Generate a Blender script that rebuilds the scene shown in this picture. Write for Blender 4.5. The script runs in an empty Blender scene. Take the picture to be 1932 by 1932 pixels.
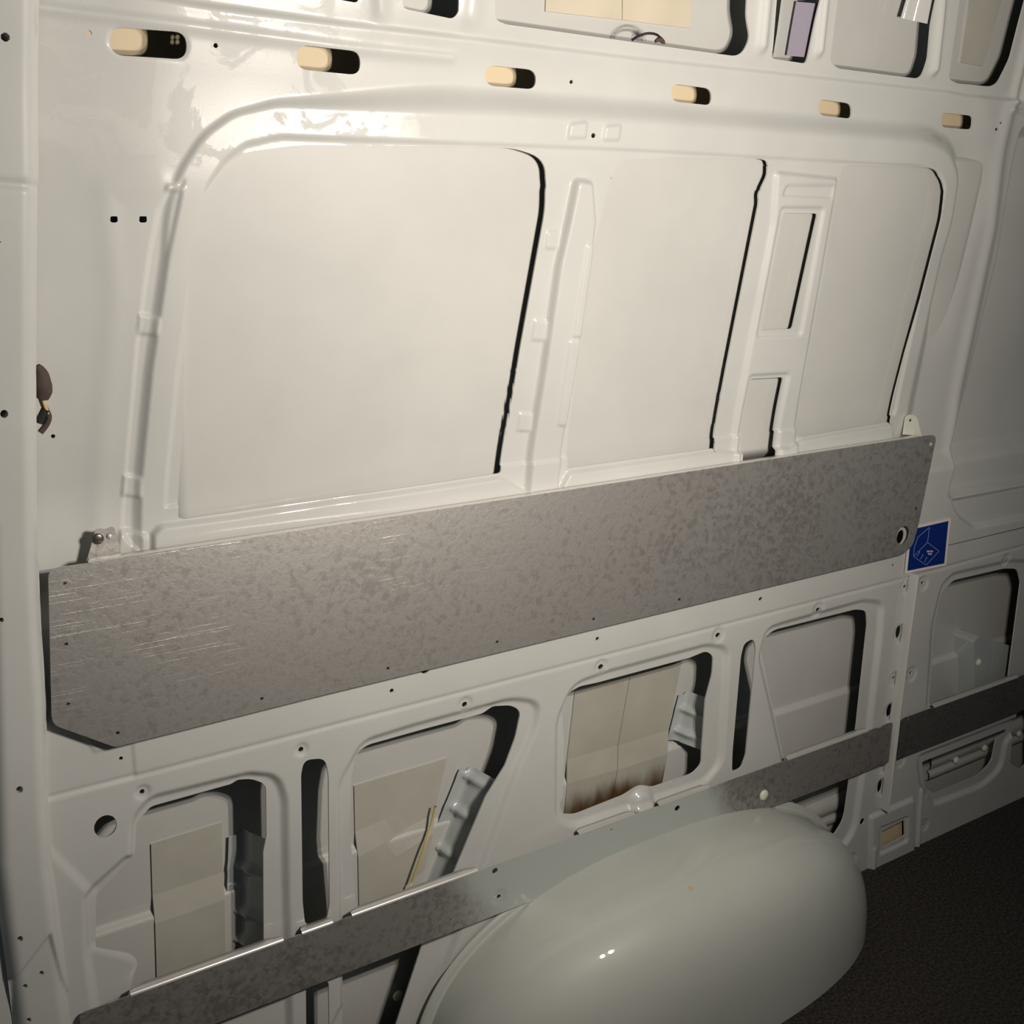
import bpy, math, random
import numpy as np
from mathutils import Vector, Matrix
random.seed(4)
C = bpy.context.scene.collection

# ------------------------------------------------------------------ camera, world, lights, exposure
F = 2050.0; LV = 7800.0; AV = 506/3234 - F*F/3234/LV
CAM = np.array([0.0, -1.4, 1.426])
_n = lambda v: v/np.linalg.norm(v)
_ex = _n(np.array([3234., -506., F])); _dn = _n(np.array([AV*LV, LV, F]))
_up = _n(-_dn + _ex*(_dn @ _ex)); _ey = np.cross(_up, _ex)
ROT = np.array([_ex, _ey, _up])                      # image axes (right, down, forward) -> world
cd = bpy.data.cameras.new('camera'); cam = bpy.data.objects.new('camera', cd); C.objects.link(cam)
cd.sensor_width = 36; cd.lens = 36*F/1932; cd.clip_start = 0.02
m3 = np.column_stack([ROT[:, 0], -ROT[:, 1], -ROT[:, 2]])
mw = Matrix([list(r) + [0] for r in m3] + [[0, 0, 0, 1]]); mw.translation = Vector(CAM)
cam.matrix_world = mw
bpy.context.scene.camera = cam

w = bpy.data.worlds.new('world'); bpy.context.scene.world = w; w.use_nodes = True
w.node_tree.nodes['Background'].inputs[0].default_value = (0.82, 0.95, 1.0, 1)
w.node_tree.nodes['Background'].inputs[1].default_value = 0.04
LIGHT = (.96, -1.14, 1.42)
for i, (dx, dz) in enumerate(((-.055, .045), (.055, .055), (-.045, -.055), (.06, -.04))):
    ld = bpy.data.lights.new('work_light', 'SPOT'); ld.energy = 17; ld.color = (1.0, .905, .80)
    ld.spot_size = math.radians(160); ld.spot_blend = 1.0
    ld.shadow_soft_size = .018
    lo = bpy.data.objects.new('work_light', ld); C.objects.link(lo)
    lo.location = (LIGHT[0]+dx, LIGHT[1], LIGHT[2]+dz)
    lo.rotation_euler = (Vector((.98, 0, 1.42))-Vector(LIGHT)).to_track_quat('-Z', 'Y').to_euler()
vs = bpy.context.scene.view_settings
vs.view_transform = 'Standard'; vs.look = 'None'; vs.gamma = 1; vs.use_curve_mapping = False
vs.exposure = 0.0

# ------------------------------------------------------------------ materials
def mat(name, col, rough=.4, metal=0., coat=0., spec=.5):
    m = bpy.data.materials.new(name); m.use_nodes = True
    b = m.node_tree.nodes['Principled BSDF']
    b.inputs['Base Color'].default_value = (*col, 1); b.inputs['Roughness'].default_value = rough
    b.inputs['Metallic'].default_value = metal; b.inputs['Coat Weight'].default_value = coat
    b.inputs['Coat Roughness'].default_value = .04; b.inputs['Specular IOR Level'].default_value = spec
    return m
def N(m, t, **k):
    n = m.node_tree.nodes.new(t)
    for a, v in k.items():
        if a.startswith('i_'): n.inputs[int(a[2:])].default_value = v
        else: setattr(n, a, v)
    return n
def L(m, a, ao, b, bi): m.node_tree.links.new(a.outputs[ao], b.inputs[bi])
def coords(m, scale):
    t = N(m, 'ShaderNodeTexCoord'); mp = N(m, 'ShaderNodeMapping'); L(m, t, 'Object', mp, 0)
    mp.inputs['Scale'].default_value = scale; return mp
def noise(m, mp, s, d=3., r=.5, dist=0.):
    n = N(m, 'ShaderNodeTexNoise'); L(m, mp, 0, n, 'Vector'); n.inputs['Scale'].default_value = s
    n.inputs['Detail'].default_value = d; n.inputs['Roughness'].default_value = r; n.inputs['Distortion'].default_value = dist
    return n
def ramp(m, src, out, stops):
    r = N(m, 'ShaderNodeValToRGB'); L(m, src, out, r, 0)
    e = r.color_ramp.elements
    while len(e) < len(stops): e.new(.5)
    for k, (p, c) in enumerate(stops):
        e[k].position = p; e[k].color = (c, c, c, 1) if isinstance(c, (int, float)) else (*c, 1)
    return r
def bump(m, src, out, strength, dist=.001):
    b = N(m, 'ShaderNodeBump'); L(m, src, out, b, 'Height')
    b.inputs['Strength'].default_value = strength; b.inputs['Distance'].default_value = dist
    return b
def bsdf(m): return m.node_tree.nodes['Principled BSDF']

def paint_material(name, col, smear=False, rough=.45, back=False):
    m = mat(name, col, rough, 0, .7, .3); b = bsdf(m)
    mp = coords(m, (1, 1, 1)); n = noise(m, mp, 3.2, 6, .6)
    r = ramp(m, n, 'Fac', [(.35, tuple(c*.94 for c in col)), (.65, tuple(min(1, c*1.04) for c in col))])
    L(m, r, 0, b, 'Base Color')
    n2 = noise(m, mp, 260, 2); bp = bump(m, n2, 'Fac', .06, .0006)
    n4 = noise(m, mp, 9, 2); bp2 = bump(m, n4, 'Fac', .06, .006); L(m, bp2, 0, bp, 'Normal')
    L(m, bp, 0, b, 'Normal'); L(m, bp, 0, b, 'Coat Normal')
    if back:                                            # near-black back faces: shade inside the cavities put into the colour
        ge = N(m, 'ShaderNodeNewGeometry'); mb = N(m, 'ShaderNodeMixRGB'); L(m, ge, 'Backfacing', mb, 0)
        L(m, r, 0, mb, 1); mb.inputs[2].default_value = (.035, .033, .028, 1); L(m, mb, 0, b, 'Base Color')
    if smear:                                           # hand smears left on the gloss near the front header
        n3 = noise(m, mp, 14, 8, .62, 1.2)
        tc = N(m, 'ShaderNodeTexCoord'); sx = N(m, 'ShaderNodeSeparateXYZ'); L(m, tc, 'Object', sx, 0)
        mx = N(m, 'ShaderNodeMapRange', interpolation_type='SMOOTHSTEP'); L(m, sx, 'X', mx, 0)
        mx.inputs[1].default_value = 1.0; mx.inputs[2].default_value = .55
        mz = N(m, 'ShaderNodeMapRange', interpolation_type='SMOOTHSTEP'); L(m, sx, 'Z', mz, 0)
        mz.inputs[1].default_value = 1.42; mz.inputs[2].default_value = 1.53
        mu = N(m, 'ShaderNodeMath', operation='MULTIPLY'); L(m, mx, 0, mu, 0); L(m, mz, 0, mu, 1)
        rr = ramp(m, n3, 'Fac', [(.43, 0.), (.52, 1.)])
        mu2 = N(m, 'ShaderNodeMath', operation='MULTIPLY'); L(m, mu, 0, mu2, 0); L(m, rr, 0, mu2, 1)
        ma = N(m, 'ShaderNodeMapRange'); L(m, mu2, 0, ma, 0); ma.inputs[3].default_value = .04; ma.inputs[4].default_value = .34
        L(m, ma, 0, b, 'Coat Roughness')
    return m
M = {}
WHITE = (.60, .61, .59)
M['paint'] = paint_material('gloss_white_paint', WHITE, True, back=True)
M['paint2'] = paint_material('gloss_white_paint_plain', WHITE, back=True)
M['skin'] = paint_material('inside_of_outer_skin', (.60, .605, .58), rough=.42)
M['jam'] = paint_material('joint_paint', WHITE)
M['brace'] = paint_material('brace_paint', (.50, .54, .54))
M['arch'] = paint_material('wheel_arch_paint', (.585, .61, .565), rough=.45)
M['cream'] = mat('cream_primer', (.72, .60, .40), .6)
M['violet'] = mat('violet_grey_liner', (.33, .30, .38), .6)
M['dark'] = mat('black_rubber', (.012, .012, .012), .6)
M['tape'] = mat('brown_cloth_tape', (.075, .05, .045), .8)
M['yellow'] = mat('yellow_wire', (.65, .52, .22), .4)
M['clip'] = mat('white_plastic', (.80, .80, .70), .35)
M['white'] = mat('sticker_white', (.85, .80, .76), .5)
M['blue'] = mat('sticker_blue', (.004, .022, .20), .35)
M['line'] = mat('sticker_line', (.22, .30, .62), .5)
M['darksteel'] = mat('dark_steel', (.16, .15, .14), .35, .8)
M['steel'] = mat('bright_steel', (.80, .79, .76), .30, .45)

def galvanised(name, base=.30, paint=False, met=.75):
    m = mat(name, (base,)*3, .4, met); b = bsdf(m)
    mp = coords(m, (1, 1, 1)); wn = noise(m, mp, 45, 3)
    ad = N(m, 'ShaderNodeMixRGB', blend_type='ADD'); ad.inputs[0].default_value = .022
    L(m, mp, 0, ad, 1); L(m, wn, 'Color', ad, 2)
    vo = N(m, 'ShaderNodeTexVoronoi'); L(m, ad, 0, vo, 'Vector'); vo.inputs['Scale'].default_value = 120
    sep = N(m, 'ShaderNodeSeparateColor'); L(m, vo, 'Color', sep, 0)
    n1 = noise(m, mp, 75, 6, .72); n2 = noise(m, mp, 5, 3)
    a = N(m, 'ShaderNodeMath', operation='MULTIPLY_ADD'); L(m, sep, 0, a, 0); a.inputs[1].default_value = .22; L(m, n1, 'Fac', a, 2)
    a2 = N(m, 'ShaderNodeMath', operation='MULTIPLY_ADD'); L(m, n2, 'Fac', a2, 0); a2.inputs[1].default_value = .5; L(m, a, 0, a2, 2)
    cr = ramp(m, a2, 0, [(.66, (base*.70, base*.675, base*.645)), (.92, (base*1.26, base*1.22, base*1.16))])
    L(m, cr, 0, b, 'Base Color')
    rr = ramp(m, a2, 0, [(.66, .52), (1., .36)])
    # sparse long scratches along the sheet, gathered in patches, that catch the lamp
    ms = coords(m, (2.2, 1, 210)); ms.inputs['Rotation'].default_value = (0, -.03, 0)
    s1 = noise(m, ms, 2.0, 4, .6); s1r = ramp(m, s1, 'Fac', [(.60, 0.), (.68, 1.)])
    pt_ = noise(m, mp, 6, 2); pr = ramp(m, pt_, 'Fac', [(.50, 0.), (.64, 1.)])
    tx0 = N(m, 'ShaderNodeTexCoord'); sx0 = N(m, 'ShaderNodeSeparateXYZ'); L(m, tx0, 'Object', sx0, 0)
    d0 = N(m, 'ShaderNodeMapRange', interpolation_type='SMOOTHSTEP'); L(m, sx0, 'X', d0, 0); d0.inputs[1].default_value = 1.05; d0.inputs[2].default_value = .62
    d1 = N(m, 'ShaderNodeMath', operation='MULTIPLY'); L(m, pr, 0, d1, 0); L(m, d0, 0, d1, 1)
    mk = N(m, 'ShaderNodeMath', operation='MULTIPLY'); L(m, s1r, 0, mk, 0); L(m, d1, 0, mk, 1)
    ms2 = coords(m, (25, 1, 6)); ms2.inputs['Rotation'].default_value = (0, .9, 0); s3 = noise(m, ms2, 5, 4); s3r = ramp(m, s3, 'Fac', [(.74, 0.), (.80, .5)])
    ms3 = N(m, 'ShaderNodeMath', operation='MAXIMUM'); L(m, mk, 0, ms3, 0); L(m, s3r, 0, ms3, 1)
    bp = bump(m, ms3, 0, .26, .0010); bq = bump(m, a, 0, .30, .0012); L(m, bq, 0, bp, 'Normal'); L(m, bp, 0, b, 'Normal')
    mr = N(m, 'ShaderNodeMath', operation='MULTIPLY_ADD'); L(m, ms3, 0, mr, 0); mr.inputs[1].default_value = -.14; L(m, rr, 0, mr, 2)
    L(m, mr, 0, b, 'Roughness')
    if paint:                                           # body colour oversprayed over the middle of the strip
        pb = N(m, 'ShaderNodeBsdfPrincipled'); pb.inputs['Base Color'].default_value = (.45, .49, .47, 1)
        pb.inputs['Roughness'].default_value = .3; pb.inputs['Coat Weight'].default_value = .5
        tx = N(m, 'ShaderNodeTexCoord'); sx = N(m, 'ShaderNodeSeparateXYZ'); L(m, tx, 'Object', sx, 0)
        nz = noise(m, mp, 9, 3); q = N(m, 'ShaderNodeMath', operation='MULTIPLY_ADD'); L(m, nz, 'Fac', q, 0); q.inputs[1].default_value = .10; L(m, sx, 'X', q, 2)
        q2 = N(m, 'ShaderNodeMath', operation='MULTIPLY_ADD'); L(m, sx, 'Z', q2, 0); q2.inputs[1].default_value = .5; L(m, q, 0, q2, 2)
        u = N(m, 'ShaderNodeMapRange', interpolation_type='SMOOTHSTEP'); L(m, q2, 0, u, 0); u.inputs[1].default_value = .99; u.inputs[2].default_value = 1.10
        v = N(m, 'ShaderNodeMapRange', interpolation_type='SMOOTHSTEP'); L(m, q2, 0, v, 0); v.inputs[1].default_value = 1.67; v.inputs[2].default_value = 1.59
        mu = N(m, 'ShaderNodeMath', operation='MULTIPLY'); L(m, u, 0, mu, 0); L(m, v, 0, mu, 1)
        ms_ = N(m, 'ShaderNodeMixShader'); L(m, mu, 0, ms_, 0); L(m, b, 0, ms_, 1); L(m, pb, 0, ms_, 2)
        L(m, ms_, 0, m.node_tree.nodes['Material Output'], 0)
    return m
M['galv'] = galvanised('galvanised_steel', .54)
M['bar'] = galvanised('galvanised_strip', .36, True, .6)
M['bar2'] = galvanised('galvanised_strip_dark', .26)

def pad_material(name, col, rust=0.):
    m = mat(name, col, .45, 0, .2); b = bsdf(m); mp = coords(m, (1, 1, 1)); n = noise(m, mp, 12, 4)
    r = ramp(m, n, 'Fac', [(.3, tuple(c*.92 for c in col)), (.7, tuple(c*1.05 for c in col))])
    if rust:                                            # rust creeping up from the sill, and a brown run
        t = N(m, 'ShaderNodeTexCoord'); s = N(m, 'ShaderNodeSeparateXYZ'); L(m, t, 'Object', s, 0)
        ms = coords(m, (22, 1, 7)); ns = noise(m, ms, 1.0, 4)
        q = N(m, 'ShaderNodeMath', operation='MULTIPLY_ADD'); L(m, ns, 'Fac', q, 0); q.inputs[1].default_value = -.09; L(m, s, 'Z', q, 2)
        k = N(m, 'ShaderNodeMapRange', interpolation_type='SMOOTHSTEP'); L(m, q, 0, k, 0); k.inputs[1].default_value = rust; k.inputs[2].default_value = rust-.055
        mx = N(m, 'ShaderNodeMixRGB'); L(m, k, 0, mx, 0); L(m, r, 0, mx, 1); mx.inputs[2].default_value = (.10, .055, .02, 1)
        L(m, mx, 0, b, 'Base Color')
    else: L(m, r, 0, b, 'Base Color')
    return m
M['pad'] = pad_material('damping_pad', (.52, .51, .45))
M['padrust'] = pad_material('damping_pad_rusty', (.50, .49, .42), .36)
M['padcream'] = pad_material('cream_pad', (.66, .60, .47))

fm = mat('rubber_mat', (.022, .019, .016), .85); mpf = coords(fm, (1, 1, 1)); nf = noise(fm, mpf, 160, 3, .7)
rf = ramp(fm, nf, 'Fac', [(.4, (.013, .011, .0095)), (.7, (.085, .072, .060))]); L(fm, rf, 0, bsdf(fm), 'Base Color')
L(fm, bump(fm, nf, 'Fac', .8, .003), 0, bsdf(fm), 'Normal'); M['floor'] = fm

# ------------------------------------------------------------------ tagging helpers
def link(name, me, parent=None, m=None, smooth=True):
    o = bpy.data.objects.new(name, me); C.objects.link(o)
    if parent is not None: o.parent = parent
    if m is not None: me.materials.append(m)
    if smooth: me.polygons.foreach_set('use_smooth', [True]*len(me.polygons))
    return o
def tag(o, label=None, cat=None, group=None, kind=None):
    if label: o['label'] = label
    if cat: o['category'] = cat
    if group: o['group'] = group
    if kind: o['kind'] = kind
    return o
def pymesh(name, V, Fc, m, parent=None, smooth=False):
    me = bpy.data.meshes.new(name); me.from_pydata([tuple(map(float, v)) for v in V], [], Fc); me.update()
    return link(name, me, parent, m, smooth)

# ------------------------------------------------------------------ wall profile and reading points off it
def sm(t): t = np.clip(t, 0, 1); return t*t*(3-2*t)
def soft(z, z0, r): # integral ramp: slope goes 0 -> 1 around z0
    t = np.clip((z-z0+r)/(2*r), 0, 1); return r*2*(t*t/2)*(t < 1) + np.where(t >= 1, z-z0, 0)
def P(z):
    z = np.asarray(z, float)
    return .030*sm((z-.925)/.045) - (math.tan(math.radians(8))*soft(z, 1.07, .05) + math.tan(math.radians(7))*soft(z, 1.57, .03))
def Pp(z):                                            # the pillar stands straight past the waist step
    return P(z) - .030*sm((np.asarray(z, float)-.925)/.045)
def ray(px, py): return ROT @ np.array([(px-966)/F, (py-966)/F, 1.])
def W(px, py, off=0., P=P):                                # image point -> (x, z) on the wall surface (off = metres behind it)
    r = ray(px, py); t = (off-CAM[1])/r[1]
    for _ in range(30):
        z = CAM[2]+t*r[2]; t = (float(P(z))+off-CAM[1])/r[1]
    return CAM[0]+t*r[0], CAM[2]+t*r[2]
def WY(px, py, y):
    r = ray(px, py); t = (y-CAM[1])/r[1]; return CAM[0]+t*r[0], CAM[2]+t*r[2]
def WL(pts, off=0., P=P): return np.array([W(a, b, off, P) for a, b in pts])
def rnd(pts, r=10, n=6):                              # round the corners of a px polygon
    out = []; k = len(pts)
    for i in range(k):
        p = pts[i]; rr = p[2] if len(p) > 2 else r
        a = np.array(pts[i-1][:2], float); b = np.array(p[:2], float); c = np.array(pts[(i+1) % k][:2], float)
        u, v = a-b, c-b; lu, lv = np.linalg.norm(u), np.linalg.norm(v)
        if rr <= 0: out.append(tuple(b)); continue
        d = min(rr, lu*.49, lv*.49); s, e = b+u/lu*d, b+v/lv*d
        for j in range(n+1):
            t = j/n; out.append(tuple((1-t)**2*s + 2*t*(1-t)*b + t*t*e))
    return out
def RP(pts, r=10, off=0.): return WL(rnd(pts, r), off)

# ------------------------------------------------------------------ pressed sheet: height field + holes cut by marching squares
class Grid:
    def __init__(s, xs, zs):
        s.xs, s.zs = xs, zs; s.X, s.Z = np.meshgrid(xs, zs); s.H = np.zeros_like(s.X); s.Mk = np.full_like(s.X, 1.0)
    def sl(s, pts, mg):
        x0, z0 = pts.min(0)-mg; x1, z1 = pts.max(0)+mg
        i0, i1 = np.searchsorted(s.xs, [x0, x1]); j0, j1 = np.searchsorted(s.zs, [z0, z1])
        return (slice(max(j0-1, 0), j1+1), slice(max(i0-1, 0), i1+1))
    def sdf(s, pts, mg, closed=True):
        q = s.sl(pts, mg); x, z = s.X[q], s.Z[q]
        d2 = np.full(x.shape, 1e9); ins = np.zeros(x.shape, bool); n = len(pts)
        for i in range(n if closed else n-1):
            ax, az = pts[i]; bx, bz = pts[(i+1) % n]; ex, ez = bx-ax, bz-az; L2 = ex*ex+ez*ez
            if L2 < 1e-14: continue
            t = np.clip(((x-ax)*ex+(z-az)*ez)/L2, 0, 1)
            d2 = np.minimum(d2, (x-ax-t*ex)**2+(z-az-t*ez)**2)
            if closed and abs(ez) > 1e-12:
                c = ((az > z) != (bz > z)) & (x < ex*(z-az)/ez+ax); ins ^= c
        d = np.sqrt(d2)
        if closed: d = np.where(ins, -d, d)
        return q, d
    def step(s, pts, h, w, o=0., field=None):          # raised (h>0 towards the van's inside) inside the outline
        q, d = s.sdf(pts, w+abs(o)+.01)
        s.H[q] += h*sm((-(d-o)+w/2)/w)
    def ridge(s, pts, h, w):
        q, d = s.sdf(pts, w*2+.01, False); s.H[q] += h*np.exp(-(d/(w*.5))**2)
    def hole(s, pts):
        q, d = s.sdf(pts, .02); s.Mk[q] = np.minimum(s.Mk[q], d)
    def disc(s, x, z, rx, rz=None, tilt=0.):
        rz = rz or rx; a = np.linspace(0, 2*math.pi, 17)[:-1]
        s.hole(np.array([(x+rx*math.cos(t), z+rz*math.sin(t)) for t in a]))
    def ring(s, x, z, r, h, w):
        a = np.linspace(0, 2*math.pi, 25)[:-1]; s.step(np.array([(x+r*math.cos(t), z+r*math.sin(t)) for t in a]), h, w)
def region(g, pts):
    q, d = g.sdf(pts, .05); f = np.full_like(g.X, -1.0); f[q] = -d; return f

def sheet(name, g, Y, mask, m, parent=None, skirt=.003):
    """Mesh of the cells where mask > 0, edges cut exactly on mask = 0, with a turned edge of depth `skirt`."""
    nz, nx = g.X.shape; idx = np.arange(nz*nx).reshape(nz, nx); Mf = mask.ravel(); Xf, Zf, Yf = g.X.ravel(), g.Z.ravel(), Y.ravel()
    a, b, c, d = idx[:-1, :-1], idx[:-1, 1:], idx[1:, 1:], idx[1:, :-1]
    ins = mask > 0; cnt = ins[:-1, :-1].astype(int)+ins[:-1, 1:]+ins[1:, 1:]+ins[1:, :-1]
    full = cnt == 4; part = (cnt > 0) & (cnt < 4)
    quads = np.stack([a[full], b[full], c[full], d[full]], 1)
    used = np.zeros(nz*nx, bool); used[quads.ravel()] = True
    cells = np.stack([a[part], b[part], c[part], d[part]], 1)
    for cc in cells: used[cc[Mf[cc] > 0]] = True
    remap = np.full(nz*nx, -1); remap[used] = np.arange(used.sum())
    V = [np.stack([Xf[used], Yf[used], Zf[used]], 1)]; nv = int(used.sum()); ex = []; ek = {}
    def cross(p, q):
        k = (p, q) if p < q else (q, p)
        if k not in ek:
            mp, mq = Mf[k[0]], Mf[k[1]]; t = min(max(mp/(mp-mq), .02), .98)
            ek[k] = nv+len(ex); ex.append((Xf[k[0]]*(1-t)+Xf[k[1]]*t, Yf[k[0]]*(1-t)+Yf[k[1]]*t, Zf[k[0]]*(1-t)+Zf[k[1]]*t))
        return ek[k]
    polys = []; segs = []
    for cc in cells:
        cc = [int(v) for v in cc]; p = []; cr = []
        for i in range(4):
            u, v = cc[i], cc[(i+1) % 4]
            if Mf[u] > 0: p.append(int(remap[u]))
            if (Mf[u] > 0) != (Mf[v] > 0): e = cross(u, v); p.append(e); cr.append((e, Mf[u] > 0))
        if len(p) >= 3: polys.append(p)
        if len(cr) == 2: segs.append((cr[0][0], cr[1][0]) if cr[0][1] else (cr[1][0], cr[0][0]))
    ex = np.array(ex) if ex else np.zeros((0, 3)); V.append(ex)
    if skirt and len(ex):
        n0 = nv+len(ex); s2 = ex.copy(); s3 = ex.copy(); s3[:, 1] += skirt; V += [s2, s3]; k = len(ex)
        for e, f in segs: polys.append([e-nv+n0, e-nv+n0+k, f-nv+n0+k, f-nv+n0])
    V = np.concatenate(V)
    qv = remap[quads].ravel(); pl = np.array([len(p) for p in polys], int)
    loops = np.concatenate([qv, np.array([v for p in polys for v in p], int)]).astype(np.int32)
    ls = np.concatenate([np.full(len(quads), 4), pl]).astype(np.int32)
    st = np.concatenate([[0], np.cumsum(ls)[:-1]]).astype(np.int32)
    me = bpy.data.meshes.new(name); me.vertices.add(len(V)); me.vertices.foreach_set('co', V.astype(np.float32).ravel())
    me.loops.add(len(loops)); me.loops.foreach_set('vertex_index', loops)
    me.polygons.add(len(ls)); me.polygons.foreach_set('loop_start', st); me.polygons.foreach_set('loop_total', ls)
    me.update(calc_edges=True); me.validate()
    return link(name, me, parent, m)

# ================================================================== STRUCTURE: inner side wall
xs = [-.02]
while xs[-1] < 3.35: xs.append(xs[-1]+.0024+.0012*max(0, xs[-1]-.6)/2)
xs = np.array(xs); zs = np.arange(-.01, 1.93, .0026)
g = Grid(xs, zs)

island = RP([(258, 1140, 0), (262, 1000, 0), (267, 893, 0), (285, 700, 0), (316, 483, 0), (322, 400, 30), (345, 325, 20), (385, 262, 25), (440, 222, 20), (520, 205, 20),
             (720, 216, 0), (1060, 233, 0), (1250, 244, 0), (1500, 262, 0), (1740, 278, 20), (1776, 296, 14), (1793, 335, 20), (1780, 420, 20), (1761, 483, 0), (1730, 620, 0), (1698, 773, 0), (1680, 900, 0), (1650, 1000, 0), (900, 1100, 0)], 10)
g.H -= .012*(1-sm((g.X-.25)/.17))*sm((g.Z-1.0)/.1)
q, d = g.sdf(island, .14)
kx = sm((g.X[q]-.46)/.35); wv = .009+.037*kx
g.H[q] += (.005+.011*kx)*sm((-d+wv)/wv)
g.H[q] -= .012*kx*sm((g.Z[q]-1.1)/.3)*(1-sm((-d+wv)/wv))*sm((.135-d)/.08)                          # raised window surround, its outer ramp
g.H[q] -= .004*sm((-(d+.030))/.006)*(g.Z[q] > 1.06)    # inner bead
# channel and pads left of the surround
g.step(RP([(232, 1010), (240, 900), (262, 640), (283, 483), (300, 395), (318, 360), (345, 340), (316, 483), (285, 700), (267, 893), (262, 1040)], 3), -.004, .005)
for a in ([(265, 592), (300, 600), (297, 633), (262, 630)], [(236, 897), (267, 902), (266, 939), (232, 937)], [(315, 349), (345, 353), (344, 362), (312, 360)]):
    g.step(RP(a, 3), .004, .004)
g.step(RP([(216, 1150), (218, 1040), (228, 1000), (262, 1004), (275, 1010), (275, 1150)], 4), .006, .006)
# sill ledge under the windows
g.step(RP([(286, 1100), (284, 1006, 4), (300, 990, 8), (440, 972, 0), (640, 940, 0), (932, 896, 0), (990, 930, 0), (1040, 925, 0), (1060, 888, 0), (1340, 848, 0), (1385, 850, 0), (1470, 840, 0), (1500, 826, 0), (1668, 797, 6), (1690, 960), (1000, 1100)], 4), .009, .007)
# shallow frame steps over the panel left of the windows
g.ridge(WL([(185, 1000), (200, 800), (220, 560), (205, 400), (205, 360), (300, 345)]), .0015, .03)
# posts: pressed plateau of the centre post, slim post with two rectangular windows
g.step(RP([(1074, 340, 8), (1058, 420, 0), (1040, 500, 0), (1012, 700, 0), (978, 960, 0), (1034, 960, 0), (1072, 700, 0), (1100, 500, 0), (1110, 420, 0), (1104, 345, 8)], 6), .012, .011)
for a in ([(1024, 436), (1046, 436), (1040, 470), (1020, 468)], [(1000, 600), (1022, 606), (1018, 642), (994, 640)], [(972, 776), (994, 780), (990, 812), (967, 810)],
          [(1090, 460), (1108, 462), (1080, 634), (1064, 634)], [(1058, 640), (1078, 640), (1054, 800), (1036, 798)]):
    g.step(RP(a, 3), .003, .004)
g.step(RP([(1452, 326, 6), (1566, 338, 6), (1556, 400, 0), (1482, 880, 0), (1366, 900, 0), (1446, 420, 4)], 6), .007, .010)
g.step(RP([(1470, 350, 6), (1562, 350, 6), (1556, 374, 6), (1462, 370, 6)], 6), -.004, .008)
g.step(RP([(1460, 391), (1541, 392), (1498, 632), (1414, 634)], 8), -.005, .006)
g.step(RP([(1402, 706), (1476, 702), (1446, 900), (1370, 900)], 8), -.005, .006)
# everything pressed into the window surround runs out behind the panel's top edge
g.H *= np.where(g.Z < 1.06, sm((g.Z-.975)/.02), 1)
# header: bead lines, step below the roof openings
g.ridge(WL([(60, 8), (165, 24), (413, 58), (644, 88), (860, 108)]), .004, .012)
g.step(RP([(-40, -140), (100, -40, 0), (370, 6, 0), (644, 42, 0), (857, 66, 0), (1200, 108, 0), (1500, 140, 0), (1760, 168, 20), (1795, 172), (1830, 180, 0), (1932, 190, 0), (1990, -140)], 4), -.007, .010)
for pl, h, w_ in (([(905, -60), (895, 30)], .006, .03), ([(718, -60), (722, 20)], .006, .02), ([(1465, -120), (1450, 0), (1442, 85)], .010, .020), ([(1572, -120), (1560, 0), (1550, 95)], .010, .016),
                  ([(1790, -100), (1778, 40), (1768, 130)], .010, .018), ([(1960, 0), (1935, 110), (1915, 190)], .008, .02)):
    g.ridge(WL(pl), h, w_)
for a in ([(205, 80), (215, 50), (345, 62), (358, 85), (348, 113), (225, 102)],):
    g.step(RP(a, 12), -.002, .005)
# top centre bracket pads and dimples
g.step(RP([(1062, 236), (1094, 232), (1092, 262), (1058, 262)], 4), .004, .005)
g.step(RP([(1128, 240), (1158, 238), (1154, 266), (1124, 266)], 4), .004, .005)
# belt crease and rear section pressings
g.ridge(WL([(60, 1516), (100, 1505), (640, 1366), (1200, 1222), (1700, 1093), (1932, 1030), (2050, 1000)]), -.0022, .006)
g.step(RP([(60, 1450), (92, 1300), (180, 1420), (250, 1400), (256, 1466), (70, 1512)], 0), -.002, .004)
g.step(RP([(1932, 250, 0), (1888, 483, 0), (1828, 733, 0), (1796, 935, 8), (2100, 890), (2150, 200)], 6), -.030, .030)
g.ridge(WL([(1905, 200), (1870, 430), (1800, 780), (1792, 850)]), .006, .035)
g.step(RP([(1797, 945, 6), (1812, 975, 6), (1838, 995, 6), (2100, 945), (2100, 890)], 4), -.012, .010)
g.ridge(WL([(1905, 208), (1960, 214)]), .004, .008)
# recessed rims round the lower openings
rimA = RP([(255, 1620), (258, 1545, 20), (288, 1511, 14), (470, 1466, 10), (520, 1470, 20), (534, 1510, 16), (537, 1700, 0), (540, 1800, 0), (545, 2000), (200, 2000), (170, 1800, 6), (168, 1690, 6), (240, 1625, 4)], 6)
rimB = RP([(650, 1900, 0), (646, 1480, 20), (688, 1404, 20), (777, 1376, 0), (965, 1324, 20), (1015, 1330, 20), (1008, 1375, 20), (974, 1449, 0), (905, 1640, 0), (800, 1932, 0), (780, 2000), (600, 2000)], 6)
rimC = RP([(1054, 1540), (1056, 1360, 20), (1085, 1295, 24), (1150, 1272, 0), (1335, 1222, 10), (1372, 1226, 16), (1368, 1300, 8), (1360, 1440, 20), (1330, 1475), (1085, 1556, 14)], 12)
rimD = RP([(1437, 1240, 12), (1450, 1190, 18), (1480, 1180, 6), (1630, 1138, 6), (1664, 1140, 14), (1660, 1200, 8), (1638, 1390, 8), (1622, 1500, 20), (1612, 1570, 26), (1580, 1610, 20), (1530, 1622, 6), (1498, 1515, 6), (1460, 1340, 6)], 8)
rimE = RP([(1752, 1330, 4), (1762, 1180, 8), (1780, 1105, 16), (1800, 1086, 8), (1905, 1062, 8), (1945, 1062, 12), (1940, 1300)], 8)
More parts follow.
